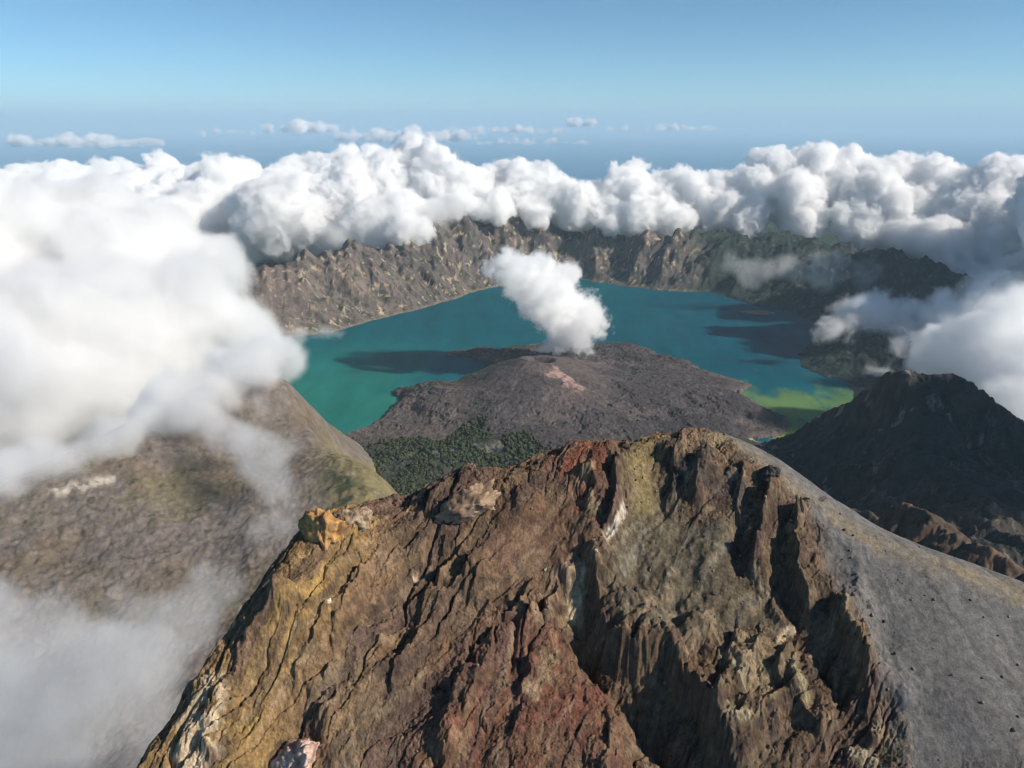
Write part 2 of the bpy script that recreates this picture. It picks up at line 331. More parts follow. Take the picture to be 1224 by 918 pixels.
# ================================================================ left hillside
def hillside():
    P = []
    crest = [(345,460,38),(300,453,38.5),(230,466,37.5),(150,506,34.5),(40,562,30.5),(-60,595,28.5),(-250,640,26)]
    mid = [(330,500,36.5),(250,560,31.5),(300,560,31.5),(360,540,33.5),(350,590,29),(390,590,28.6),(100,660,25),(200,660,25),(300,640,26.2),(360,640,25.8),(0,700,22.8),(100,780,20),(200,780,19.8),(0,900,16.3),(150,900,15.8),(300,750,20.5),(300,900,15),(-250,800,19),(430,640,25),(450,700,21.5),(600,800,17),(700,900,14)]
    sil = [(345,462,38),(349,484,37),(360,505,36),(378,522,35.2),(400,537,34.5),(432,556,32.8),(462,574,31),(470,600,28.5),(520,650,24.5),(640,720,20)]
    for u, v, y in crest + mid + sil: P.append(px(u, v, y=y))
    for u, v, y in crest[1:]:
        p = px(u, v, y=y); P.append([p[0] - 2, p[1] + 5, p[2] - 2.5]); P.append([p[0] - 5, p[1] + 14, p[2] - 8])
    for u, v, y in sil:
        p = px(u, v, y=y); P.append([p[0] + 1.3, p[1] + 1.0, p[2] - 2.7]); P.append([p[0] + 3.4, p[1] + 2.8, max(p[2] - 6.5, 17.5)]); P.append([p[0] + 9, p[1] + 7, 15])
    f = tps(P, 1e-3)
    X, Y = fan(9, 62, 620, -1.15, .35, 760)
    Z = f(X, Y)
    wx = .8 * fbm(X * .15, Y * .15, 50, 4); wy = .8 * fbm(X * .15 + 30, Y * .15, 51, 4)
    g = ridged((X + wx) * .16 + (Y + wy) * .16, (Y + wy) * .10 - (X + wx) * .10, 52, 5)
    Z = Z + .15 * (g - .9) + .08 * fbm(X * .6, Y * .6, 53, 5, .55) + .035 * (ridged((X + wx) * .9, (Y + wy) * .9, 54, 5, .55) - .9) + .03 * fbm(X * 5, Y * 5, 55, 3)
    n1 = fbm(X * .12, Y * .12, 56, 5, .6); n2 = fbm(X * .8, Y * .8, 57, 5, .65)
    c = np.zeros(X.shape + (3,)) + C3(.178, .148, .128)
    def lay(c, col, m): return c + (np.array(col)[None, None] - c) * np.clip(m, 0, 1)[..., None]
    c = lay(c, (.16, .125, .09), sstep(-.1, .5, n1)); c = lay(c, (.12, .10, .088), sstep(.1, .6, n2) * .5)
    hf = lambda L: [hit(u, v, f, 14, 60, 600) for u, v in L]
    grass = sstep(-1.2, .4, poly_sd(X + wx, Y + wy, hf([(385,535),(400,538),(440,556),(468,575),(470,604),(430,612),(395,600)])))
    c = lay(c, (.20, .165, .075), grass * .85)
    scrub = sstep(-.6, .4, poly_sd(X + .6 * wx, Y + .6 * wy, hf([(384,568),(410,572),(440,592),(448,606),(420,603),(396,590)])))
    c = lay(c, (.035, .048, .025), scrub * sstep(-.5, .0, n2))
    moss = sstep(.0, .5, fbm(X * .2 + 7, Y * .2, 58, 4, .6) - .12) * sstep(-.2, .3, n2)
    c = lay(c, (.14, .13, .06), moss * .35)
    green = sstep(-.35, .25, -np.hypot((X - hf([(215, 590)])[0][0]) / 2.2, (Y - hf([(215, 590)])[0][1]) / 2.0) + .9 + .5 * n2)
    c = lay(c, (.17, .15, .075), green * .5)
    dots = sstep(.55, .75, fbm(X * 1.9, Y * 1.9, 59, 3, .6)) ; c = lay(c, (.05, .05, .03), dots * .55)
    pale = sstep(.55, .8, fbm(X * 1.1 + 5, Y * 1.1, 60, 4, .6)); c = lay(c, (.26, .22, .18), pale * .5)
    scar = sstep(.5, .0, np.abs(seg_sd(X + .4 * wx, Y + .4 * wy, hf([(145, 572), (100, 582), (62, 590)]))[0])) * sstep(-.25, .2, fbm(X * 1.5, Y * 1.5, 61, 3))
    c = lay(c, (.45, .40, .33), scar)
    c = c * (1 + .22 * fbm(X * 3, Y * 3, 62, 4, .6))[..., None]
    o = mesh_np('hillside', np.stack([X, Y, Z], -1).reshape(-1, 3), grid_quads(*X.shape), mat=rock_mat('hillside_earth', 14, .35, .05, var=.20, big=2.4), colors=c.reshape(-1, 3))
    return tag(o, 'bare brown hillside left of the summit ridge under drifting mist', 'hillside', 'structure')
hill = hillside()

# ================================================================ right dark mountain
def dark_mountain():
    P = []
    sky = [(905,533,42),(930,530,41),(985,505,39),(1020,482,38),(1055,464,36.5),(1080,456,36),(1105,453,36),(1140,460,36),(1170,470,35),(1200,492,34.5),(1240,525,34),(1330,590,33),(1450,640,31)]
    face = [(960,560,35),(1000,540,35.5),(1050,500,35.5),(1100,500,33.5),(1150,520,32.5),(1000,600,29),(1100,560,29.5),(1180,560,30),(1050,640,24),(1150,600,26.5),(1224,590,27),(1224,650,23.5),(1150,660,21.5),(1224,700,19.5),(1060,700,19),(940,640,22),(1400,700,22),(1300,800,15.5),(1100,760,14.5),(900,700,18)]
    for u, v, y in sky + face: P.append(px(u, v, y=y))
    for u, v, y in sky:
        p = px(u, v, y=y); P.append([p[0] + .5, p[1] + 3.5, p[2] - 2.2]); P.append([p[0] + 1, p[1] + 11, p[2] - 9])
    f = tps(P, 1e-3)
    X, Y = fan(9, 56, 620, .12, 1.15, 620)
    Z = f(X, Y)
    wx = .7 * fbm(X * .2, Y * .2, 70, 4); wy = .7 * fbm(X * .2 + 30, Y * .2, 71, 4)
    g = ridged((X + wx) * .22 + (Y + wy) * .06, (Y + wy) * .09, 72, 5)
    Z = Z + .55 * (g - .9) + .24 * (ridged((X + wx) * .7, (Y + wy) * .7, 73, 5, .55) - .9) + .05 * fbm(X * 3, Y * 3, 74, 4)
    # terraces of old lava low on the right
    k = sstep(21, 24.5, Y) * sstep(31, 27, Y) * sstep(.42, .52, X / Y)
    Z = Z + k * .35 * ridged(X * .05, Y * .55, 75, 3)
    # the brown spur in front
    spur = [px(u, v, y=y) for u, v, y in ((1062, 606, 17.5), (1085, 598, 17.2), (1110, 612, 16.6), (1150, 640, 15.6), (1195, 662, 14.8), (1260, 690, 14))]
    s, t = seg_sd(X + .25 * wx, Y + .25 * wy, [(p[0], p[1]) for p in spur])
    zz = np.interp(t, np.linspace(0, 1, len(spur)), [p[2] for p in spur])
    hs = zz - .75 * np.abs(s) - .16 * ridged(X * .9, Y * .9, 76, 5, .6) + .1 - 1.2 * np.where(t <= 0, np.hypot(X - spur[0][0], Y - spur[0][1]), 0)
    on = sstep(-.4, .4, hs - Z)
    Z = np.maximum(Z, hs)
    n1 = fbm(X * .3, Y * .3, 77, 5, .6); n2 = fbm(X * 1.3, Y * 1.3, 78, 5, .65)
    def lay(c, col, m): return c + (np.array(col)[None, None] - c) * np.clip(m, 0, 1)[..., None]
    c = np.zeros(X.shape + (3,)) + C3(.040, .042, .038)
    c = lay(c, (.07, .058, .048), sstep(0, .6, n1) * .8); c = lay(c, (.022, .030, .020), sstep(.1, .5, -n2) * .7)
    pal = sstep(.62, .85, fbm(X * 1.0 + 3, Y * .6, 79, 5, .65) + .1 * n1); c = lay(c, (.22, .17, .14), pal * .8)
    c = lay(c, (.10, .075, .06), k * .5)
    c = lay(c, (.115, .075, .054), on * (.5 + .5 * sstep(-.3, .3, n2)))
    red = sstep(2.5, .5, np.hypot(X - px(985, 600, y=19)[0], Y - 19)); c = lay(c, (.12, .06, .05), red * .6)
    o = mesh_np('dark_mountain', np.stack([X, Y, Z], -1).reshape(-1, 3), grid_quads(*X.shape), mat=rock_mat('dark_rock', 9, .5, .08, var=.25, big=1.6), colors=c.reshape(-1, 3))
    return tag(o, 'dark shaded mountain shoulder right of the ridge and lake', 'mountain', 'structure')
dark_mountain()

# ================================================================ caldera wall round the lake
Z2 = lambda L: [tuple(px(u, v, z=LAKE)[:2]) for u, v in L]
lake_poly = Z2([(270,470),(330,408),(395,398),(440,385),(500,370),(545,358),(572,347),(600,342),(640,337),(690,333),(740,341),(800,348),(850,349),(872,357),(905,366),(945,374),(985,390),(975,405),(955,425),(960,440),(985,452),(1015,458),(1015,480),(1000,500),(965,520),(930,528)]) + [(24, 38), (20, 28), (-20, 28), (-28, 45)]
rim_tab = [(150,300,88,9),(280,304,90,9),(340,300,92,9),(400,300,95,10),(480,290,101,10),(530,268,107,10),(560,262,111,10),(600,260,113,9),(650,260,114,9),(690,277,113,8),(712,264,113,9),(760,286,111,8),(830,276,111,9),(900,283,110,12),(950,288,107,15),(1000,293,104,17),(1050,299,101,18),(1100,312,96,18),(1150,330,92,18),(1300,345,86,18)]
def caldera():
    X, Y = fan(46, 215, 760, -.95, .95, 1100)
    wx = 1.0 * fbm(X * .12, Y * .12, 80, 4); wy = 1.0 * fbm(X * .12 + 30, Y * .12, 81, 4)
    d = -poly_sd(X + .5 * wx + .25 * fbm(X, Y, 90, 3), Y + .5 * wy + .25 * fbm(X + 9, Y, 91, 3), lake_poly)
    az = X / Y
    T = np.array([[px(u, v, y=y)[0] / y, px(u, v, y=y)[2], D] for u, v, y, D in rim_tab])
    Rz = np.interp(az, T[:, 0], T[:, 1]); D = np.interp(az, T[:, 0], T[:, 2])
    Rz = Rz + .7 * fbm(az * 22, 0 * az, 82, 4, .6) + .3 * (ridged(az * 30, 0 * az + .5, 83, 3) - .9) + sum(a * np.exp(-((az - (u - CX) / F * .97) / w) ** 2) for u, a, w in ((556, 1.0, .008), (602, .8, .009), (652, 1.5, .010), (708, 1.6, .010), (735, -.8, .012), (780, .5, .01)))
    q = np.clip(d / D, 0, None)
    up = (Rz - LAKE) * np.where(q < 1, .62 * q + .38 * q * q * (3 - 2 * q), 1 - (q - 1) * .28 * D / (Rz - LAKE) * sstep(0, .3, q - 1))
    # gullies run down towards the water: angle round the lake against distance from the shore
    th = np.arctan2(Y + wy * 1.3 - 78, X + wx * 1.3 - 3)
    gl = ridged(th * 9 + .2 * wx, d * .07, 84, 6, .6); gl2 = ridged(th * 34 + .3 * wy, d * .16, 85, 5, .6)
    amp = sstep(0, .35, q) * (1 - .6 * sstep(1.0, 1.6, q))
    Z = LAKE + up + amp * (1.3 * (ridged(th * 4.5 + .12 * wx, d * .05, 93, 4, .5) - 1.0) + .36 * (gl - 1.05) + .14 * (gl2 - 1.0)) + .30 * amp * (ridged((X + wx) * .22, (Y + wy) * .22, 86, 6, .6) - .9) + .12 * fbm(X * 1.2, Y * 1.2, 87, 4, .6) * sstep(0, 1, d)
    Z = np.where(d < 0, LAKE + .12 * d - .1, np.maximum(Z, LAKE + .02 + .05 * np.minimum(d, 4)))
    Z = np.maximum(Z, -1.0)
    n1 = fbm(X * .12, Y * .12, 88, 5, .6); n2 = fbm(th * 40, Z * .9, 89, 5, .65); n3 = fbm(X * 1.1, Y * 1.1, 92, 4, .65)
    def lay(c, col, m): return c + (np.array(col)[None, None] - c) * np.clip(m, 0, 1)[..., None]
    c = np.zeros(X.shape + (3,)) + C3(.11, .092, .085)
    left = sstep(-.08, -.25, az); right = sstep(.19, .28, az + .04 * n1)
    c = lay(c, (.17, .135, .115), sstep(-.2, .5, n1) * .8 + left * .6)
    c = lay(c, (.030, .042, .030), (sstep(-.05, .45, n2) + .25 * sstep(.5, 0, q)) * .85 * (1 - .75 * sstep(-.24, -.29, az)))
    c = lay(c, (.42, .32, .22), sstep(.36, .62, n2 * .7 + n3 * .5) * (.85 - .6 * right))
    c = lay(c, (.019, .031, .027), right * .95); c = lay(c, (.13, .11, .095), right * sstep(.55, .85, n3 + .3 * n2) * .6)  # cloud shade put into the right wall's colour, then pale rock specks
    c = lay(c, (.035, .055, .03), sstep(1.3, 2.5, q) * .9)
    shore = sstep(.35, .0, np.abs(d - .15)); c = lay(c, (.20, .16, .12), shore * .6 * (1 - right))
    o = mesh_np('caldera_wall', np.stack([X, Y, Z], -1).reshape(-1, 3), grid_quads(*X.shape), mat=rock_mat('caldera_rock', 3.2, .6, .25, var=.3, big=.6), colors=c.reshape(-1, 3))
    return tag(o, 'jagged rock wall of the crater rim beyond the lake', 'crater rim', 'structure')
caldera()

# ================================================================ cone with its lava delta and the valley floor
cone_c = px(638, 430, y=58.0)
delta_poly = Z2([(385,534),(420,516),(445,507),(470,492),(488,479),(474,473),(478,466),(515,468),(548,474),(575,466),(594,449),(590,438),(570,429),(540,426),(533,420),(570,416),(610,416),(660,410),(700,411),(740,411),(765,413),(790,424),(822,430),(832,440),(860,447),(896,461),(893,467),(876,470),(905,488),(940,500),(945,508),(925,522),(905,526)]) + [(22, 40), (16, 30), (-16, 30), (-20, 40)]
def cone():
    X, Y = fan(33, 78, 620, -.40, .40, 900)
    wx = .5 * fbm(X * .35, Y * .35, 100, 5, .6); wy = .5 * fbm(X * .35 + 30, Y * .35, 101, 5, .6)
    d = poly_sd(X + wx, Y + wy, delta_poly)
    r = np.hypot((X - cone_c[0]) / 1.05, Y - cone_c[1]) ; th = np.arctan2(Y - cone_c[1], X - cone_c[0])
    h = 3.2 * np.clip(1 - r / 13.0, 0, 1) ** 1.5
    h = h - 1.1 * sstep(1.5, .3, np.hypot(X - cone_c[0] - .4, Y - cone_c[1] - .3)) + .05 * (ridged(th * 4, r * .12 + .2 * wx, 102, 4) - .9) * sstep(1, 4, r) * sstep(13, 6, r)
    # a second hummock of lava to the right
    r2 = np.hypot((X - cone_c[0] - 8.5) / 1.5, Y - cone_c[1] + 1); h = np.maximum(h, 0.8 * np.clip(1 - r2 / 10, 0, 1) ** 1.2)
    fl = fbm((X + 2.2 * wx) * .13, (Y + 2.2 * wy) * .2, 108, 4, .55); h = h + (.10 * sstep(-.03, .03, fl) + .09 * sstep(.22, .27, fl) + .09 * sstep(-.28, -.23, fl)) * sstep(4, 8, r) * sstep(0, 1.5, d)     # lobes of separate flows
    base = .10 * sstep(0, .5, d) + .40 * sstep(.3, 5, d)
    valley = sstep(48, 41, Y); lava = .09 * (ridged((X + wx) * .35, (Y + wy) * .5, 103, 5, .6) - .8) + .035 * fbm(X * 2.2, Y * 2.2, 104, 4, .7)
    Z = LAKE + base + h + lava * sstep(0, .6, d) * (1 - .5 * sstep(2.5, .5, h * 0 + r / 3)) + .9 * sstep(46, 36, Y) * sstep(0, 4, d)
    Z = np.where(d < 0, LAKE + .25 * d - .03, np.maximum(Z, LAKE + .03))
    n1 = fbm(X * .2, Y * .2, 105, 5, .6); n2 = fbm((X + wx) * .9, (Y + wy) * .9, 106, 5, .65)
    def lay(c, col, m): return c + (np.array(col)[None, None] - c) * np.clip(m, 0, 1)[..., None]
    c = np.zeros(X.shape + (3,)) + C3(.083, .070, .072)
    c = lay(c, (.10, .083, .078), sstep(-.1, .5, n1) * .8); c = lay(c, (.048, .042, .042), sstep(0, .5, n2) * .7)
    c = lay(c, (.055, .047, .047), sstep(.0, .05, fl) * .55); c = lay(c, (.12, .095, .085), sstep(-.2, -.26, fl) * .6)
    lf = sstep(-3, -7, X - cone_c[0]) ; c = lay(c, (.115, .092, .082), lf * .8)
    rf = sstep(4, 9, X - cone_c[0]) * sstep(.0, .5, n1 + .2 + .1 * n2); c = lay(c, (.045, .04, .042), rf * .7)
    pen = sstep(1.6, .2, np.abs(poly_sd(X + wx, Y + wy, Z2([(480,458),(548,470),(590,450),(560,425),(535,425),(530,415),(620,415),(610,440),(590,462),(560,480),(500,478)])))) ; c = lay(c, (.05, .055, .038), pen * .7)
    pk = px(680, 456, z=22.2); s, t = seg_sd(X + .4 * wx, Y + .4 * wy, [tuple(px(662, 444, z=22.8)[:2]), tuple(px(690, 462, z=22.2)[:2])])
    c = lay(c, (.34, .225, .195), sstep(.85, .1, np.abs(s) + .7 * n2))
    fz = sstep(-1, 1, poly_sd(X + 2.0 * wx, Y + 2.0 * wy, Z2([(390,545),(460,540),(520,540),(548,530),(570,515),(590,540),(640,540),(660,556),(700,580),(700,640),(300,640),(330,560)])))
    c = lay(c, (.030, .042, .026), fz * (.6 + .4 * sstep(-.3, .2, n2)))
    wash = sstep(.5, .1, np.abs(seg_sd(X + 1.5 * wx, Y + 1.5 * wy, Z2([(640, 548), (590, 546), (540, 556), (500, 560)]))[0]) - .35 * n2); c = lay(c, (.15, .13, .12), wash * .7)
    shore = sstep(.5, .0, np.abs(d - .1)); c = lay(c, (.16, .13, .11), shore * .35)
    s, t = seg_sd(X, Y, Z2([(900, 527), (925, 527), (938, 523)])); c = lay(c, (.55, .38, .16), sstep(.35, .1, np.abs(s)))
    c = c * (1 + .25 * fbm(X * 3, Y * 3, 107, 4, .6))[..., None]
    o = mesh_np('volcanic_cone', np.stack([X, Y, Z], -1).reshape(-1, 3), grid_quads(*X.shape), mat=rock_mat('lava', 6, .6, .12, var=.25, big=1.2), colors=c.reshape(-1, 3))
    tag(o, 'low dark lava cone with rough flows spreading into the lake', 'volcano', 'structure')
    return d, X, Y, Z, fz
cone_data = cone()

# ================================================================ lake and sea
def water_mat(name, rough, scale, bump, dist):
    m, nt = nodes(name); L = nt.links.new
    out = N(nt, 'ShaderNodeOutputMaterial'); bs = N(nt, 'ShaderNodeBsdfPrincipled')
    bs.inputs['Roughness'].default_value = rough; bs.inputs['IOR'].default_value = 1.12; bs.inputs['Specular IOR Level'].default_value = .06
    at = N(nt, 'ShaderNodeAttribute', attribute_name='rock'); L(at.outputs['Color'], bs.inputs['Base Color'])
    tc = N(nt, 'ShaderNodeTexCoord'); n1 = N(nt, 'ShaderNodeTexNoise'); n1.inputs['Scale'].default_value = scale; n1.inputs['Detail'].default_value = 4
    L(tc.outputs['Object'], n1.inputs['Vector']); bp = N(nt, 'ShaderNodeBump'); bp.inputs['Strength'].default_value = bump; bp.inputs['Distance'].default_value = dist
    L(n1.outputs['Fac'], bp.inputs['Height']); L(bp.outputs[0], bs.inputs['Normal']); L(bs.outputs[0], out.inputs['Surface'])
    return m
def lake():
    X, Y = fan(28, 112, 240, -.55, .55, 330)
    n = fbm(X * .1, Y * .1, 110, 5, .6); n2 = fbm(X * .35, Y * .12, 111, 5, .6)
    def lay(c, col, m): return c + (np.array(col)[None, None] - c) * np.clip(m, 0, 1)[..., None]
    c = np.zeros(X.shape + (3,)) + C3(.0015, .088, .115)
    az = X / Y
    c = lay(c, (.014, .150, .125), sstep(-.0, -.2, az + .06 * n) * sstep(82, 60, Y))
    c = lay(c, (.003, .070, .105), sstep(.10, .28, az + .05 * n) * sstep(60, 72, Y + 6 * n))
    dd = np.interp(0, [0], [0]) ; p = px(972, 495, z=LAKE)
    g = np.hypot((X - p[0]) / 6.5, (Y - p[1]) / 7.5) + .7 * n2 + .35 * n + .25 * fbm(X * 1.2, Y * .5, 115, 4, .6)
    c = lay(c, (.11, .20, .07), sstep(1.25, .15, g)); c = lay(c, (.22, .30, .04), sstep(1.0, .3, np.hypot((X - px(940, 518, z=LAKE)[0]) / 2.0, (Y - px(940, 518, z=LAKE)[1]) / 1.6) + .3 * n2))
    q = px(500, 478, z=LAKE); c = lay(c, (.022, .185, .13), sstep(1.0, .0, np.hypot((X - q[0]) / 5, (Y - q[1]) / 4) + .4 * n) * .8)
    c = c * (1 + .16 * fbm(X * .5, Y * .16, 113, 4, .6) + .10 * fbm(X * .12 + 4, Y * .05, 114, 3))[..., None]
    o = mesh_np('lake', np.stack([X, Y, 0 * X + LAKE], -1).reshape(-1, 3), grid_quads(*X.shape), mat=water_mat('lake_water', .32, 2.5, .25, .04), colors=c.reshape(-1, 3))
    tag(o, 'teal crater lake with a yellow green shallow at its right end', 'lake', 'structure')
lake()
def sea():
    rr = np.concatenate([[0.01], np.exp(np.linspace(math.log(20), math.log(6000), 90))]); th = np.linspace(0, 2 * math.pi, 181)
    Rr, Th = np.meshgrid(rr, th, indexing='ij'); X = Rr * np.cos(Th); Y = Rr * np.sin(Th)
    c = np.zeros(X.shape + (3,)) + C3(.022, .15, .29)
    c = c * (1 + .15 * fbm(X * .01, Y * .003, 112, 4))[..., None]
    o = mesh_np('sea', np.stack([X, Y, 0 * X], -1).reshape(-1, 3), grid_quads(*X.shape), mat=water_mat('sea_water', .35, .3, .1, .2), colors=c.reshape(-1, 3))
    tag(o, 'open blue sea reaching to the hazy horizon', 'sea', 'structure')
sea()
# ================================================================ single rocks and the forest
def _ico(n):
    bm = bmesh.new(); bmesh.ops.create_icosphere(bm, subdivisions=n, radius=1)
    v = np.array([x.co[:] for x in bm.verts]); f = np.array([[x.index for x in q.verts] for q in bm.faces]); bm.free(); return v, f
ICO = _ico(3); ICO2 = _ico(2); ICO5 = _ico(5)
def ridge_z(x, y):
    i = np.searchsorted(RIDGE['gx'], x); j = np.searchsorted(RIDGE['gy'], y); return float(RIDGE['Z'][j, i])
def rock(name, label, u, v, w, h, col, seed, cat='rock', col2=None, sink=.35, planes=16, stretch=1.0, lean=0.0):
    x, y = hit(u, v); z = ridge_z(x, y); k = np.linalg.norm(np.array([x, y, z]) - CAM) / F; rs = np.random.RandomState(seed)
    V, T = ICO5; V = V.copy()
    for _ in range(planes):
        n = rs.normal(size=3); n /= np.linalg.norm(n); V = V - np.maximum(0, V @ n - rs.uniform(.45, .85))[:, None] * n
    d = np.abs(noise3(V * 1.8, seed)) * .45 + np.abs(noise3(V * 4.2, seed + 1)) * .26 + np.abs(noise3(V * 10, seed + 2)) * .12 + noise3(V * 24, seed + 3) * .04
    V = V * (1 - d)[:, None]
    n1 = noise3(V * 2.5, seed + 5) + .6 * noise3(V * 7, seed + 6)
    V[:, 0] += lean * V[:, 2]
    V = V * np.array([w * k * .55, w * k * .5 * stretch, h * k * .62])
    c = np.array(col)[None] * (1 + .35 * noise3(V * 60, seed + 7))[:, None]
    if col2 is not None: c = c + (np.array(col2)[None] - c) * sstep(-.1, .35, n1)[:, None]
    o = mesh_np(name, V, tris=T, mat=ROCKM, colors=c); o.location = (x, y, z + h * k * (.5 - sink))
    return tag(o, label, cat)
ROCKM = rock_mat('crag_stone', 90, .6, .012, var=.3, big=16)
rock('crag', 'bright orange crag standing on the left end of the ridge crest', 384, 640, 66, 84, (.46, .26, .10), 301, 'rock', (.33, .17, .07), .52)
rock('crag', 'pale grey brown crag right beside the bright orange crag', 424, 622, 52, 42, (.34, .25, .17), 302, 'rock', (.19, .125, .075), .55)
rock('crag', 'light tan rock tower on the crest left of the red gully', 556, 600, 78, 70, (.30, .21, .14), 303, 'rock', (.16, .105, .07), .55, lean=.5)
rock('boulder', 'pinkish white boulder at the bottom edge of the ridge face', 357, 908, 58, 72, (.55, .39, .32), 304, 'boulder', (.33, .19, .13), .45, planes=22, lean=.3)
rock('boulder', 'small white stone on the brown slope above the dark scoop', 394, 729, 9, 8, (.62, .55, .46), 305, 'boulder')
rock('boulder', 'little pale stone on the scree left of the cream streak', 652, 683, 5, 6, (.55, .48, .38), 306, 'boulder')
rock('boulder', 'little pale stone on the grey scree below the cream streak', 711, 702, 5, 5, (.55, .50, .42), 307, 'boulder')
rock('boulder', 'dark boulder alone on the middle of the brown scree', 852, 722, 9, 8, (.10, .085, .07), 308, 'boulder')
rock('boulder', 'dark stone at the head of the small groove in the scree', 760, 733, 9, 9, (.07, .06, .055), 309, 'boulder')
rock('crag', 'dark knobbly outcrop at the top of the double rock rib', 916, 578, 34, 24, (.075, .068, .062), 310, 'rock', (.05, .045, .042), .4)
def stones():
    rs = np.random.RandomState(77); gx, gy, Z = RIDGE['gx'], RIDGE['gy'], RIDGE['Z']; w = .35 * RIDGE['scree'] * (fbm(gx[None] * 1.2, gy[:, None] * 1.2, 130, 3) > .05) + RIDGE['scree2'] + .25
    n = 60000; i = rs.randint(0, len(gx), n); j = rs.randint(0, len(gy), n); ok = (rs.rand(n) < w[j, i] * .10) & (gy[j] > 4.4) & (gy[j] < 7.6); i, j = i[ok], j[ok]; n = len(i)
    B, T = _ico(1); sc = .0035 + .014 * rs.rand(n) ** 5
    V = B[None] * (1 + .25 * rs.normal(size=(n, len(B), 1))) * sc[:, None, None] * rs.uniform(.6, 1.2, (n, 1, 3)) + np.stack([gx[i], gy[j], Z[j, i] + sc * .35], 1)[:, None]
    c = np.repeat(np.array([.12, .10, .08])[None] * rs.uniform(.5, 2.2, (n, 1)), len(B), 0)
    o = mesh_np('stones', V.reshape(-1, 3), tris=(T[None] + (np.arange(n) * len(B))[:, None, None]).reshape(-1, 3), mat=ROCKM, colors=c, smooth=False)
    o['kind'] = 'stuff'; o['label'] = 'loose stones scattered over the scree of the summit ridge'; o['category'] = 'stones'
stones()
def forest():
    d, X, Y, Z, fz = cone_data; rs = np.random.RandomState(8)
    w = fz * sstep(-.25, .15, fbm(X * .5, Y * .5, 120, 4, .6) + .1); ok = np.argwhere(w > .45); ok = ok[rs.permutation(len(ok))[:14000]]
    B, T = _ico(1); n = len(ok); j = ok[:, 0], ok[:, 1]
    sc = rs.uniform(.035, .07, n) + .09 * rs.rand(n) ** 3; P = np.stack([X[j], Y[j], Z[j] + sc * .5], 1) + np.c_[rs.normal(0, .06, (n, 2)), np.zeros(n)]
    V = (B[None] * (1 + .3 * rs.normal(size=(n, len(B), 1))) * sc[:, None, None] * np.array([1, 1, 1.1]) + P[:, None]).reshape(-1, 3)
    c = np.repeat(np.array([.030, .044, .024])[None] * rs.uniform(.6, 1.5, (n, 1)) + np.array([.02, .008, 0])[None] * rs.rand(n, 1), len(B), 0)
    o = mesh_np('forest', V, tris=(T[None] + (np.arange(n) * len(B))[:, None, None]).reshape(-1, 3), mat=rock_mat('leaves', 14, .3, .05, var=.3, big=4), colors=c, smooth=False)
    o['kind'] = 'stuff'; o['label'] = 'dark green forest on the valley floor below the lava cone'; o['category'] = 'forest'
forest()
def islet(label, u, v, wpx, hz, seed, col):
    p = px(u, v, z=LAKE); k = np.linalg.norm(p - CAM) / F; V, T = ICO5; V = V.copy()
    V = V * np.array([wpx * k * .5, wpx * k * .22, hz]); V[:, 0] += .5 * noise3(V * .9, seed); V[:, 1] += .5 * noise3(V * .9 + 9, seed); V[:, 2] *= 1 + .5 * noise3(V * 1.3, seed + 1); V[:, 2] += .03
    o = mesh_np('islet', V, tris=T, mat=ROCKM, colors=np.array(col)[None] * (1 + .3 * noise3(V * 3, seed + 2))[:, None]); o.location = (p[0], p[1], LAKE)
    tag(o, label, 'island')
islet('thin pale islet in the shaded right part of the lake', 906, 374, 38, .12, 5, (.20, .17, .12))
print('terrain', round(time.time() - T0, 1))
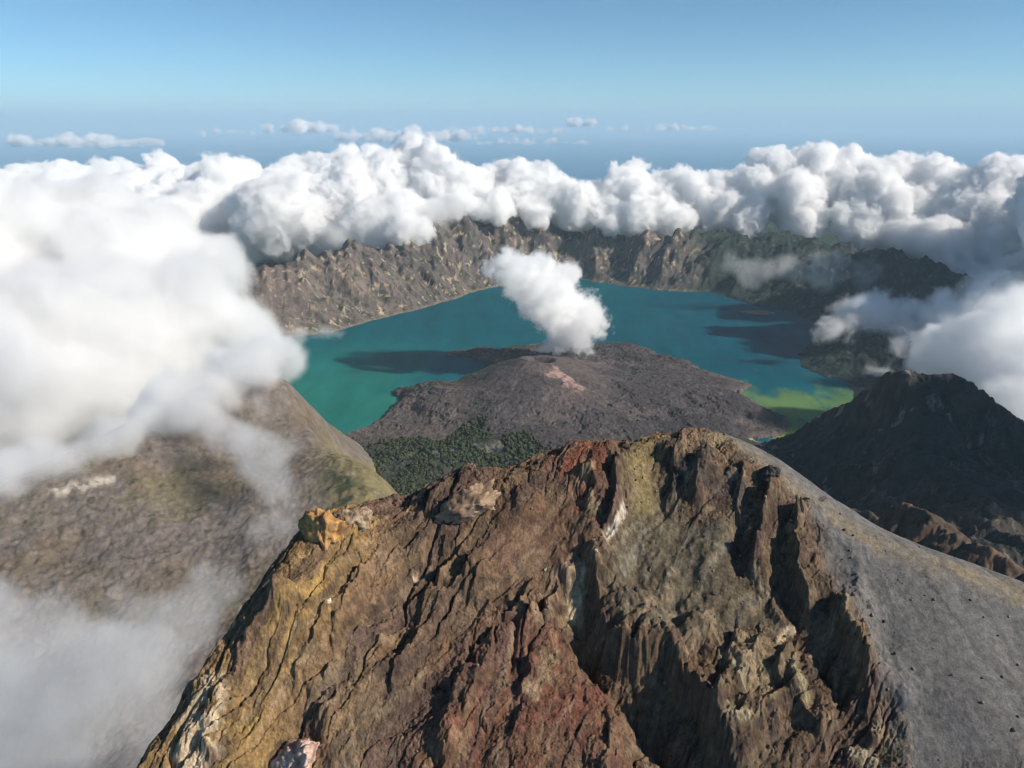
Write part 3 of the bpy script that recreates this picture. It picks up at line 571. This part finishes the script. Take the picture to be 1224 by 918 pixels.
# ================================================================ clouds: a container of billows; inside, droplets whose density follows the billows and is frayed by noise
def vol_mat(name, dens):
    m, nt = nodes(name)
    out = N(nt, 'ShaderNodeOutputMaterial'); v = N(nt, 'ShaderNodeVolumeScatter'); v.inputs['Density'].default_value = dens; v.inputs['Color'].default_value = (1, 1, 1, 1)
    nt.links.new(v.outputs[0], out.inputs['Volume']); return m
def droplet_mat(name, pts, s, Rk, dens, scale, amp, lo, w, step, res, stretch=(1, 1, 1), rough=.62, albedo=.9985, seed=0):
    me = bpy.data.meshes.new(name + '_droplets'); me.vertices.add(len(pts)); me.vertices.foreach_set('co', pts.astype(np.float32).ravel())
    po = bpy.data.objects.new(name + '_droplets', me)            # only the points of the density field, never linked to the scene
    m, nt = nodes(name); L = nt.links.new
    out = N(nt, 'ShaderNodeOutputMaterial'); v = N(nt, 'ShaderNodeVolumePrincipled'); v.inputs['Color'].default_value = (albedo, albedo, albedo, 1)
    pd = N(nt, 'ShaderNodeTexPointDensity', point_source='OBJECT', object=po, space='WORLD', radius=Rk, resolution=res, interpolation='Linear')
    ge = N(nt, 'ShaderNodeNewGeometry'); mp = N(nt, 'ShaderNodeMapping'); mp.inputs['Scale'].default_value = stretch; mp.inputs['Location'].default_value = (seed * 3.1, seed * 1.7, seed * .7); L(ge.outputs['Position'], mp.inputs['Vector'])
    n1 = N(nt, 'ShaderNodeTexNoise'); n1.inputs['Scale'].default_value = scale; n1.inputs['Detail'].default_value = 6; n1.inputs['Roughness'].default_value = rough; n1.inputs['Distortion'].default_value = .3
    L(mp.outputs[0], n1.inputs['Vector'])
    a = N(nt, 'ShaderNodeMath', operation='MULTIPLY_ADD', _1=1 / (.80 * (Rk / s) ** 3), _2=-.5 * amp); L(pd.outputs['Density'], a.inputs[0])
    b = N(nt, 'ShaderNodeMath', operation='MULTIPLY_ADD', _1=amp); L(n1.outputs['Fac'], b.inputs[0]); L(a.outputs[0], b.inputs[2])
    last = b
    mr = N(nt, 'ShaderNodeMapRange', interpolation_type='SMOOTHSTEP', _1=lo, _2=lo + w, _3=0.0, _4=dens); L(last.outputs[0], mr.inputs[0]); L(mr.outputs[0], v.inputs['Density'])
    L(v.outputs[0], out.inputs['Volume']); m.cycles.volume_step_rate = step
    return m
def remesh(V, tris, voxel):
    tmp = mesh_np('tmp', V, tris=tris)
    md = tmp.modifiers.new('r', 'REMESH'); md.mode = 'VOXEL'; md.voxel_size = voxel
    ev = tmp.evaluated_get(bpy.context.evaluated_depsgraph_get()); me = ev.to_mesh()
    n = len(me.vertices); P = np.empty(n * 3, np.float32); me.vertices.foreach_get('co', P); P = P.reshape(-1, 3)
    Q = np.empty(len(me.loops), np.int32); me.loops.foreach_get('vertex_index', Q); Q = Q.reshape(-1, 4).copy()
    ev.to_mesh_clear(); tm = tmp.data; bpy.data.objects.remove(tmp); bpy.data.meshes.remove(tm)
    lab = np.arange(n)                              # keep the one connected body
    for _ in range(600):
        m = lab[Q].min(1); new = lab.copy(); np.minimum.at(new, Q.ravel(), np.repeat(m, 4)); new = new[new]
        if np.array_equal(new, lab): break
        lab = new
    keep = lab == np.bincount(lab).argmax(); idx = np.cumsum(keep) - 1
    return P[keep], idx[Q[keep[Q[:, 0]]]]
def billows(S, seed, kids, kid_r=(.26, .52), up=.15, rmin=0.0):
    rs = np.random.RandomState(seed); allS = [tuple(s) for s in S]; cur = allS
    for n in kids:
        nxt = []
        for (x, y, z, r) in cur:
            for k in range(n):
                d = rs.normal(size=3); d /= np.linalg.norm(d); d[2] = abs(d[2]) * .9 + up - .35 * rs.rand(); d /= np.linalg.norm(d)
                q = r * rs.uniform(*kid_r); o = r * rs.uniform(.72, 1.0)
                if q > rmin: nxt.append((x + d[0] * o, y + d[1] * o, z + d[2] * o, q))
        allS = allS + nxt; cur = nxt
    return np.array(allS)
def cloud_body(name, S, seed, s, dens, scale, amp=1.5, lo=.5, w=.22, step=.2, res=112, kids=(6, 4), grow=.5, rough=.62, albedo=.9985, stretch=(1, 1, 1), **kw):
    A = billows(S, seed, kids, rmin=s * .55, **kw); Rk = 1.7 * s
    lo3 = (A[:, :3] - A[:, 3:]).min(0); hi3 = (A[:, :3] + A[:, 3:]).max(0); n3 = np.ceil((hi3 - lo3) / s).astype(int) + 1
    M = np.zeros(n3, bool); rs = np.random.RandomState(seed + 1)
    G = lo3 + np.stack(np.meshgrid(*[np.arange(k) for k in n3], indexing='ij'), -1) * s + rs.uniform(-.35, .35, (*n3, 3)) * s
    for x, y, z, r in A:
        c = np.array([x, y, z]); i0 = np.maximum(((c - r - lo3) / s - 1).astype(int), 0); i1 = np.minimum(((c + r - lo3) / s + 2).astype(int), n3)
        q = tuple(slice(a, b) for a, b in zip(i0, i1)); M[q] |= ((G[q] - c) ** 2).sum(-1) < r * r
    m = droplet_mat(name + '_vapour', G[M], s, Rk, dens, scale, amp, lo, w, step, res, stretch, rough, albedo, seed=seed)
    v, f = ICO2; rr = A[:, 3] + grow * Rk
    V = (v[None] * rr[:, None, None] + A[:, None, :3]).reshape(-1, 3); T = (f[None] + (np.arange(len(A)) * len(v))[:, None, None]).reshape(-1, 3)
    c = A[:, :3].mean(0); P, Q = remesh(V - c, T, Rk * .55)
    o = mesh_np(name, P, Q, mat=m); o.location = c
    return o
def ball(u, v, y, rp):
    p = px(u, v, y=y); d = np.linalg.norm(p - CAM); return (p[0], p[1], p[2], rp / F * d)
GC = 'cumulus clouds round the crater'
def cloud(label, balls, seed, s, dens, scale, deep=0, **kw):
    S = [ball(*b) for b in balls]; S += [(x, y + k, z + .1 * k, r * .6) for x, y, z, r in S for k in (-deep, deep) if deep]
    return tag(cloud_body('cloud', S, seed, s, dens, scale, **kw), label, 'cloud', group=GC)
def mist(label, balls, seed, s, dens, scale, **kw):
    return tag(cloud_body('mist', [ball(*b) for b in balls], seed, s, dens, scale, kids=(3,), kid_r=(.4, .7), **kw), label, 'mist')

cloud('white cumulus bank with one tall turret behind the middle of the crater rim', ((425,240,116,38),(462,232,118,36),(482,205,120,26),(495,185,120,19),(490,172,120,10),(520,228,117,36),(560,235,117,32),(600,224,119,26),(618,235,117,30),(655,240,117,30),(690,248,116,27),(722,244,117,26),(752,228,118,26),(758,207,119,14),(792,240,117,28),(824,240,117,26),(470,262,113,24),(510,262,112,22),(545,252,112,24),(590,250,112,20),(640,262,113,16),(800,264,113,20),(760,262,113,22),(725,268,113,16)), 3, .95, 2.2, .62, kids=(5, 4), kid_r=(.3, .58), amp=2.7, lo=.38, w=.24, rough=.70, step=.13)
cloud('broad white cumulus bank with several domes above the right crater rim', ((850,250,116,30),(888,235,117,32),(912,212,118,22),(950,232,116,38),(985,216,117,30),(1015,205,117,20),(1045,235,114,38),(1085,224,115,22),(1105,255,112,38),(1150,262,109,42),(1195,242,109,40),(1220,225,110,30),(1180,300,104,36),(1250,280,104,50),(1125,292,104,28),(960,268,112,24),(1030,272,110,26),(890,264,114,24),(1210,335,97,24),(1080,285,107,22),(1160,335,99,16),(1130,320,101,16)), 4, .95, 2.2, .62, kids=(5, 4), kid_r=(.3, .58), amp=2.7, lo=.38, w=.24, rough=.70, step=.13)
cloud('huge smooth white cloud bank pouring over the left side of the crater', ((20,350,64,95),(120,345,64,88),(220,350,66,62),(60,440,50,110),(-60,480,44,110),(170,420,53,90),(240,395,56,56),(280,405,55,40),(120,490,45,40),(20,520,41,48),(305,432,53,26),(-90,360,60,120),(180,300,70,50),(250,320,74,40),(80,280,72,60),(-200,380,58,130),(-330,400,56,140),(-220,480,46,100)), 5, 1.15, 1.7, .20, amp=2.2, lo=.45, w=.9, rough=.62, albedo=.966, kids=(4,), up=.0, kid_r=(.35, .6))
def deck(label, x0, x1, y0, y1, gap, seed, s, dens, scale, zc=25.0, rr=(4.8, 8.0), **kw):
    rs = np.random.RandomState(seed); S = []
    for y in np.arange(y0, y1, gap):
        for x in np.arange(x0, x1, gap):
            r = rs.uniform(*rr); S.append((x + rs.normal(0, gap * .2) - .15 * y, y + rs.normal(0, gap * .2), zc + rs.normal(0, 1.2), r))
    return tag(cloud_body('cloud', S, seed, s, dens, scale, **kw), label, 'cloud', group=GC)
deck('broad sea of small white cloud heads far behind the left bank', -136, 8, 112, 190, 10.5, 7, 1.1, 1.7, .5, kids=(5, 3), res=128, albedo=.992, amp=2.7, lo=.38, w=.24, rough=.70, step=.1)
cloud('compact white cloud floating over the lava cone in the lake', ((588,322,64,15),(610,320,64,22),(638,332,64.5,29),(664,345,65,28),(642,362,65,27),(668,375,65,30),(696,380,65,26),(712,388,65,17),(690,402,65,20),(666,410,65.5,17),(650,424,65.5,12),(700,412,65,12),(686,330,65,11),(622,345,64.5,22),(606,338,64,16)), 9, .46, 1.7, 1.0, deep=2.4, amp=3.8, lo=.52, w=.7, rough=.70, res=96, kids=(9, 4), kid_r=(.25, .55), grow=.8)
cloud('white cloud behind the dark mountain at the right edge', ((1008,372,70,18),(1040,382,70,26),(1085,390,69,30),(1130,396,68,38),(1180,412,66,50),(1235,420,64,60),(1150,440,52,36),(1110,425,60,28),(1075,425,66,22),(1195,455,50,46),(1045,360,71,16),(1240,480,46,50),(1225,520,44,30),(1055,450,62,18),(1180,350,74,26),(1100,455,50,22),(1010,395,66,16),(985,400,66,10)), 10, 1.0, 1.1, .5, amp=2.8, lo=.36, w=.8, rough=.66)
cloud('soft cloud sheet sinking behind the right shoulder of the dark mountain', ((1150,425,50,36),(1185,430,49,46),(1224,440,48,56),(1200,465,46,40),(1240,485,44,50),(1222,508,42,34),(1275,480,45,60),(1120,430,52,26)), 13, .8, 1.1, .5, amp=2.8, lo=.36, w=.8, rough=.66)
cloud('cloud added off the right edge of the view to shade the crater wall', ((1274,264,74,36),(1278,270,66,36),(1282,252,84,40),(1310,255,80,58),(1300,262,70,54),(1340,255,88,66),(1390,250,90,80),(1420,245,76,80)), 12, .95, 2.0, .62, amp=2.7, lo=.38, w=.24, rough=.70, step=.13)  # added outside the frame so its shadow falls on the right wall and lake
cloud('unseen cloud added beyond the right edge to shade the dark mountain', ((1916,313,26,116),(1742,337,25,96),(2077,275,27,104)), 11, .8, 1.2, .3, kids=(4,))  # out of view, added to throw shade on the dark mountain
# small far clouds over the sea
def far(label, u, v, w, h, y, seed):
    rs = np.random.RandomState(seed); b = []; n = max(4, int(w / (h * .40))); base = v + h * .5
    for k in range(n):
        t = (k + .5) / n - .5; r = max(h * .28, h * .5 * rs.uniform(.3, 1) * (1 - 1.6 * t * t))
        r *= 1.2; b.append((u + w * 1.25 * t, base - r * .8, y * (1 + .012 * rs.normal()), r))
    o = cloud_body('cloud', [ball(*q) for q in b], seed, y / F * 2.6, .55, .32, amp=2.8, lo=.42, w=.6, kids=(4,), res=64, stretch=(.5, .5, 1.4), rough=.68)
    tag(o, label, 'cloud', group='small clouds far out over the sea')
far('flat line of small clouds near the left edge of the horizon', 75, 167, 190, 15, 300, 21)
far('tiny low cloud between the left line and the middle puffs', 255, 157, 84, 10, 330, 22)
far('small puffy cloud on the horizon above the left cloud row', 356, 151, 74, 16, 330, 23)
far('wide ragged cloud over the sea right of the tall turret', 485, 160, 140, 18, 310, 24)
far('lone bright little cloud standing highest on the horizon', 691, 143, 36, 18, 340, 25)
far('thin streak of cloud under the lone bright little cloud', 640, 169, 130, 9, 300, 26)
far('faint flat cloud on the horizon right of the lone bright one', 790, 152, 110, 9, 380, 27)
far('low spread of cloud left of the lone bright little cloud', 600, 155, 130, 11, 350, 28)
# thin mist
MI = dict(amp=2.2, lo=.42, w=.9, grow=.5, res=72)
mist('thin grey mist streak drifting across the left hillside', ((240,500,33,30),(270,520,31,30),(300,550,29,34),(330,580,27.5,34),(340,620,25.5,30),(300,640,24,30),(340,540,31,24),(310,490,35,20),(255,690,22,24)), 31, .5, .55, .30, **MI)
mist('ragged mist hanging along the crest below the left cloud bank', ((10,585,29,40),(70,565,30,36),(130,540,32,36),(190,510,34,36),(250,480,36,34),(310,450,37.5,28),(340,436,39.5,28),(270,450,39,34),(300,446,38.7,36),(200,500,35.5,44)), 35, .5, 1.4, .30, **MI)
mist('white fog filling the bottom left corner beside the ridge', ((-60,840,16,100),(50,870,14.5,90),(140,890,14,70),(100,820,16,60),(-40,930,14,110),(40,780,17.5,50)), 32, .32, .30, .34, **MI)
mist('faint fog wisp rising along the lower left edge of the ridge', ((225,745,17.5,40),(190,790,16,40),(260,700,19,36),(150,740,18,36)), 36, .32, .4, .4, **MI)
mist('ragged cloud shreds spilling over the middle of the crater rim', ((440,272,107,18),(480,268,107,20),(515,258,108,22),(545,250,109,18),(590,250,110,14),(640,262,110,12),(690,262,110,14),(400,282,104,18),(350,292,98,18)), 37, .9, .5, .25, **MI)
mist('small wisp of mist at the left shore of the lake', ((360,402,66,14),(385,398,67,12),(405,400,67,9),(345,415,62,16)), 33, .45, .6, .5, **MI)
mist('pale veil hanging in front of the shaded right crater wall', ((900,330,88,20),(940,322,88,20),(985,325,88,24),(870,318,89,14),(1030,330,86,18)), 34, .6, .16, .3, **MI)
print('clouds', round(time.time() - T0, 1))
# ================================================================ camera, sun, sky
cam = bpy.data.cameras.new('camera'); co = bpy.data.objects.new('camera', cam); COL.objects.link(co)
co.location = CAM; co.rotation_euler = (R(90) - PITCH, 0, 0)
cam.sensor_width = 36; cam.lens = 36 * F / 1224; cam.clip_start = .05; cam.clip_end = 20000
SC.camera = co
SUN = np.array([.80, -.26, .56]); SUN /= np.linalg.norm(SUN)
sun = bpy.data.lights.new('sun', 'SUN'); sun.energy = 5.0; sun.angle = R(.5); sun.color = (1, .92, .81)
so = bpy.data.objects.new('sun', sun); COL.objects.link(so)
from mathutils import Vector
so.rotation_euler = Vector(SUN).to_track_quat('Z', 'Y').to_euler(); so.location = (60, -30, 90)
def haze_box():
    V = np.array([(x, y, z) for x in (-6100, 6100) for y in (-6100, 6100) for z in (-1.01, 84.0)], float)
    Q = [(0, 1, 3, 2), (4, 6, 7, 5), (0, 4, 5, 1), (2, 3, 7, 6), (0, 2, 6, 4), (1, 5, 7, 3)]
    m, nt = nodes('air'); out = N(nt, 'ShaderNodeOutputMaterial'); v = N(nt, 'ShaderNodeVolumePrincipled')
    v.inputs['Color'].default_value = (.67, .88, 1.0, 1); v.inputs['Density'].default_value = HAZE; v.inputs['Anisotropy'].default_value = 0.0
    nt.links.new(v.outputs[0], out.inputs['Volume'])
    o = mesh_np('haze', V, Q, mat=m, smooth=False); o['kind'] = 'stuff'; o['label'] = 'pale blue haze in the air over the whole view'; o['category'] = 'haze'
HAZE = .00095
haze_box()
SKYK = .78
W = bpy.data.worlds.new('World'); SC.world = W; W.use_nodes = True
wn = W.node_tree; wn.nodes.clear()
sk = wn.nodes.new('ShaderNodeTexSky'); sk.sky_type = 'NISHITA'; sk.sun_disc = False
sk.sun_elevation = math.asin(SUN[2]); sk.sun_rotation = math.atan2(SUN[0], SUN[1])
sk.altitude = 5000; sk.air_density = 1.2; sk.dust_density = 1.0; sk.ozone_density = 10.0
bg = wn.nodes.new('ShaderNodeBackground'); bg.inputs['Strength'].default_value = .13
wo = wn.nodes.new('ShaderNodeOutputWorld')
sc1 = wn.nodes.new('ShaderNodeVectorMath'); sc1.operation = 'SCALE'; sc1.inputs['Scale'].default_value = SKYK; gm = wn.nodes.new('ShaderNodeGamma'); gm.inputs['Gamma'].default_value = 1.25; tn = wn.nodes.new('ShaderNodeVectorMath'); tn.operation = 'MULTIPLY'; tn.inputs[1].default_value = (1.16, .97, .61)
wn.links.new(sk.outputs[0], sc1.inputs[0]); wn.links.new(sc1.outputs[0], gm.inputs[0]); wn.links.new(gm.outputs[0], tn.inputs[0]); wn.links.new(tn.outputs[0], bg.inputs[0])
wn.links.new(bg.outputs[0], wo.inputs[0])
SC.view_settings.view_transform = 'Standard'; SC.view_settings.look = 'None'; SC.view_settings.gamma = 1; SC.view_settings.exposure = 0.27
SC.view_settings.use_curve_mapping = False
SC.render.engine = 'CYCLES'
cy = SC.cycles
cy.max_bounces = 36; cy.diffuse_bounces = 2; cy.glossy_bounces = 2; cy.transparent_max_bounces = 32; cy.volume_bounces = 32
cy.use_denoising = True; cy.filter_width = 1.2; cy.denoising_prefilter = 'ACCURATE'; cy.use_adaptive_sampling = True; cy.adaptive_threshold = .03
cy.volume_max_steps = 128
print('script', round(time.time() - T0, 1))
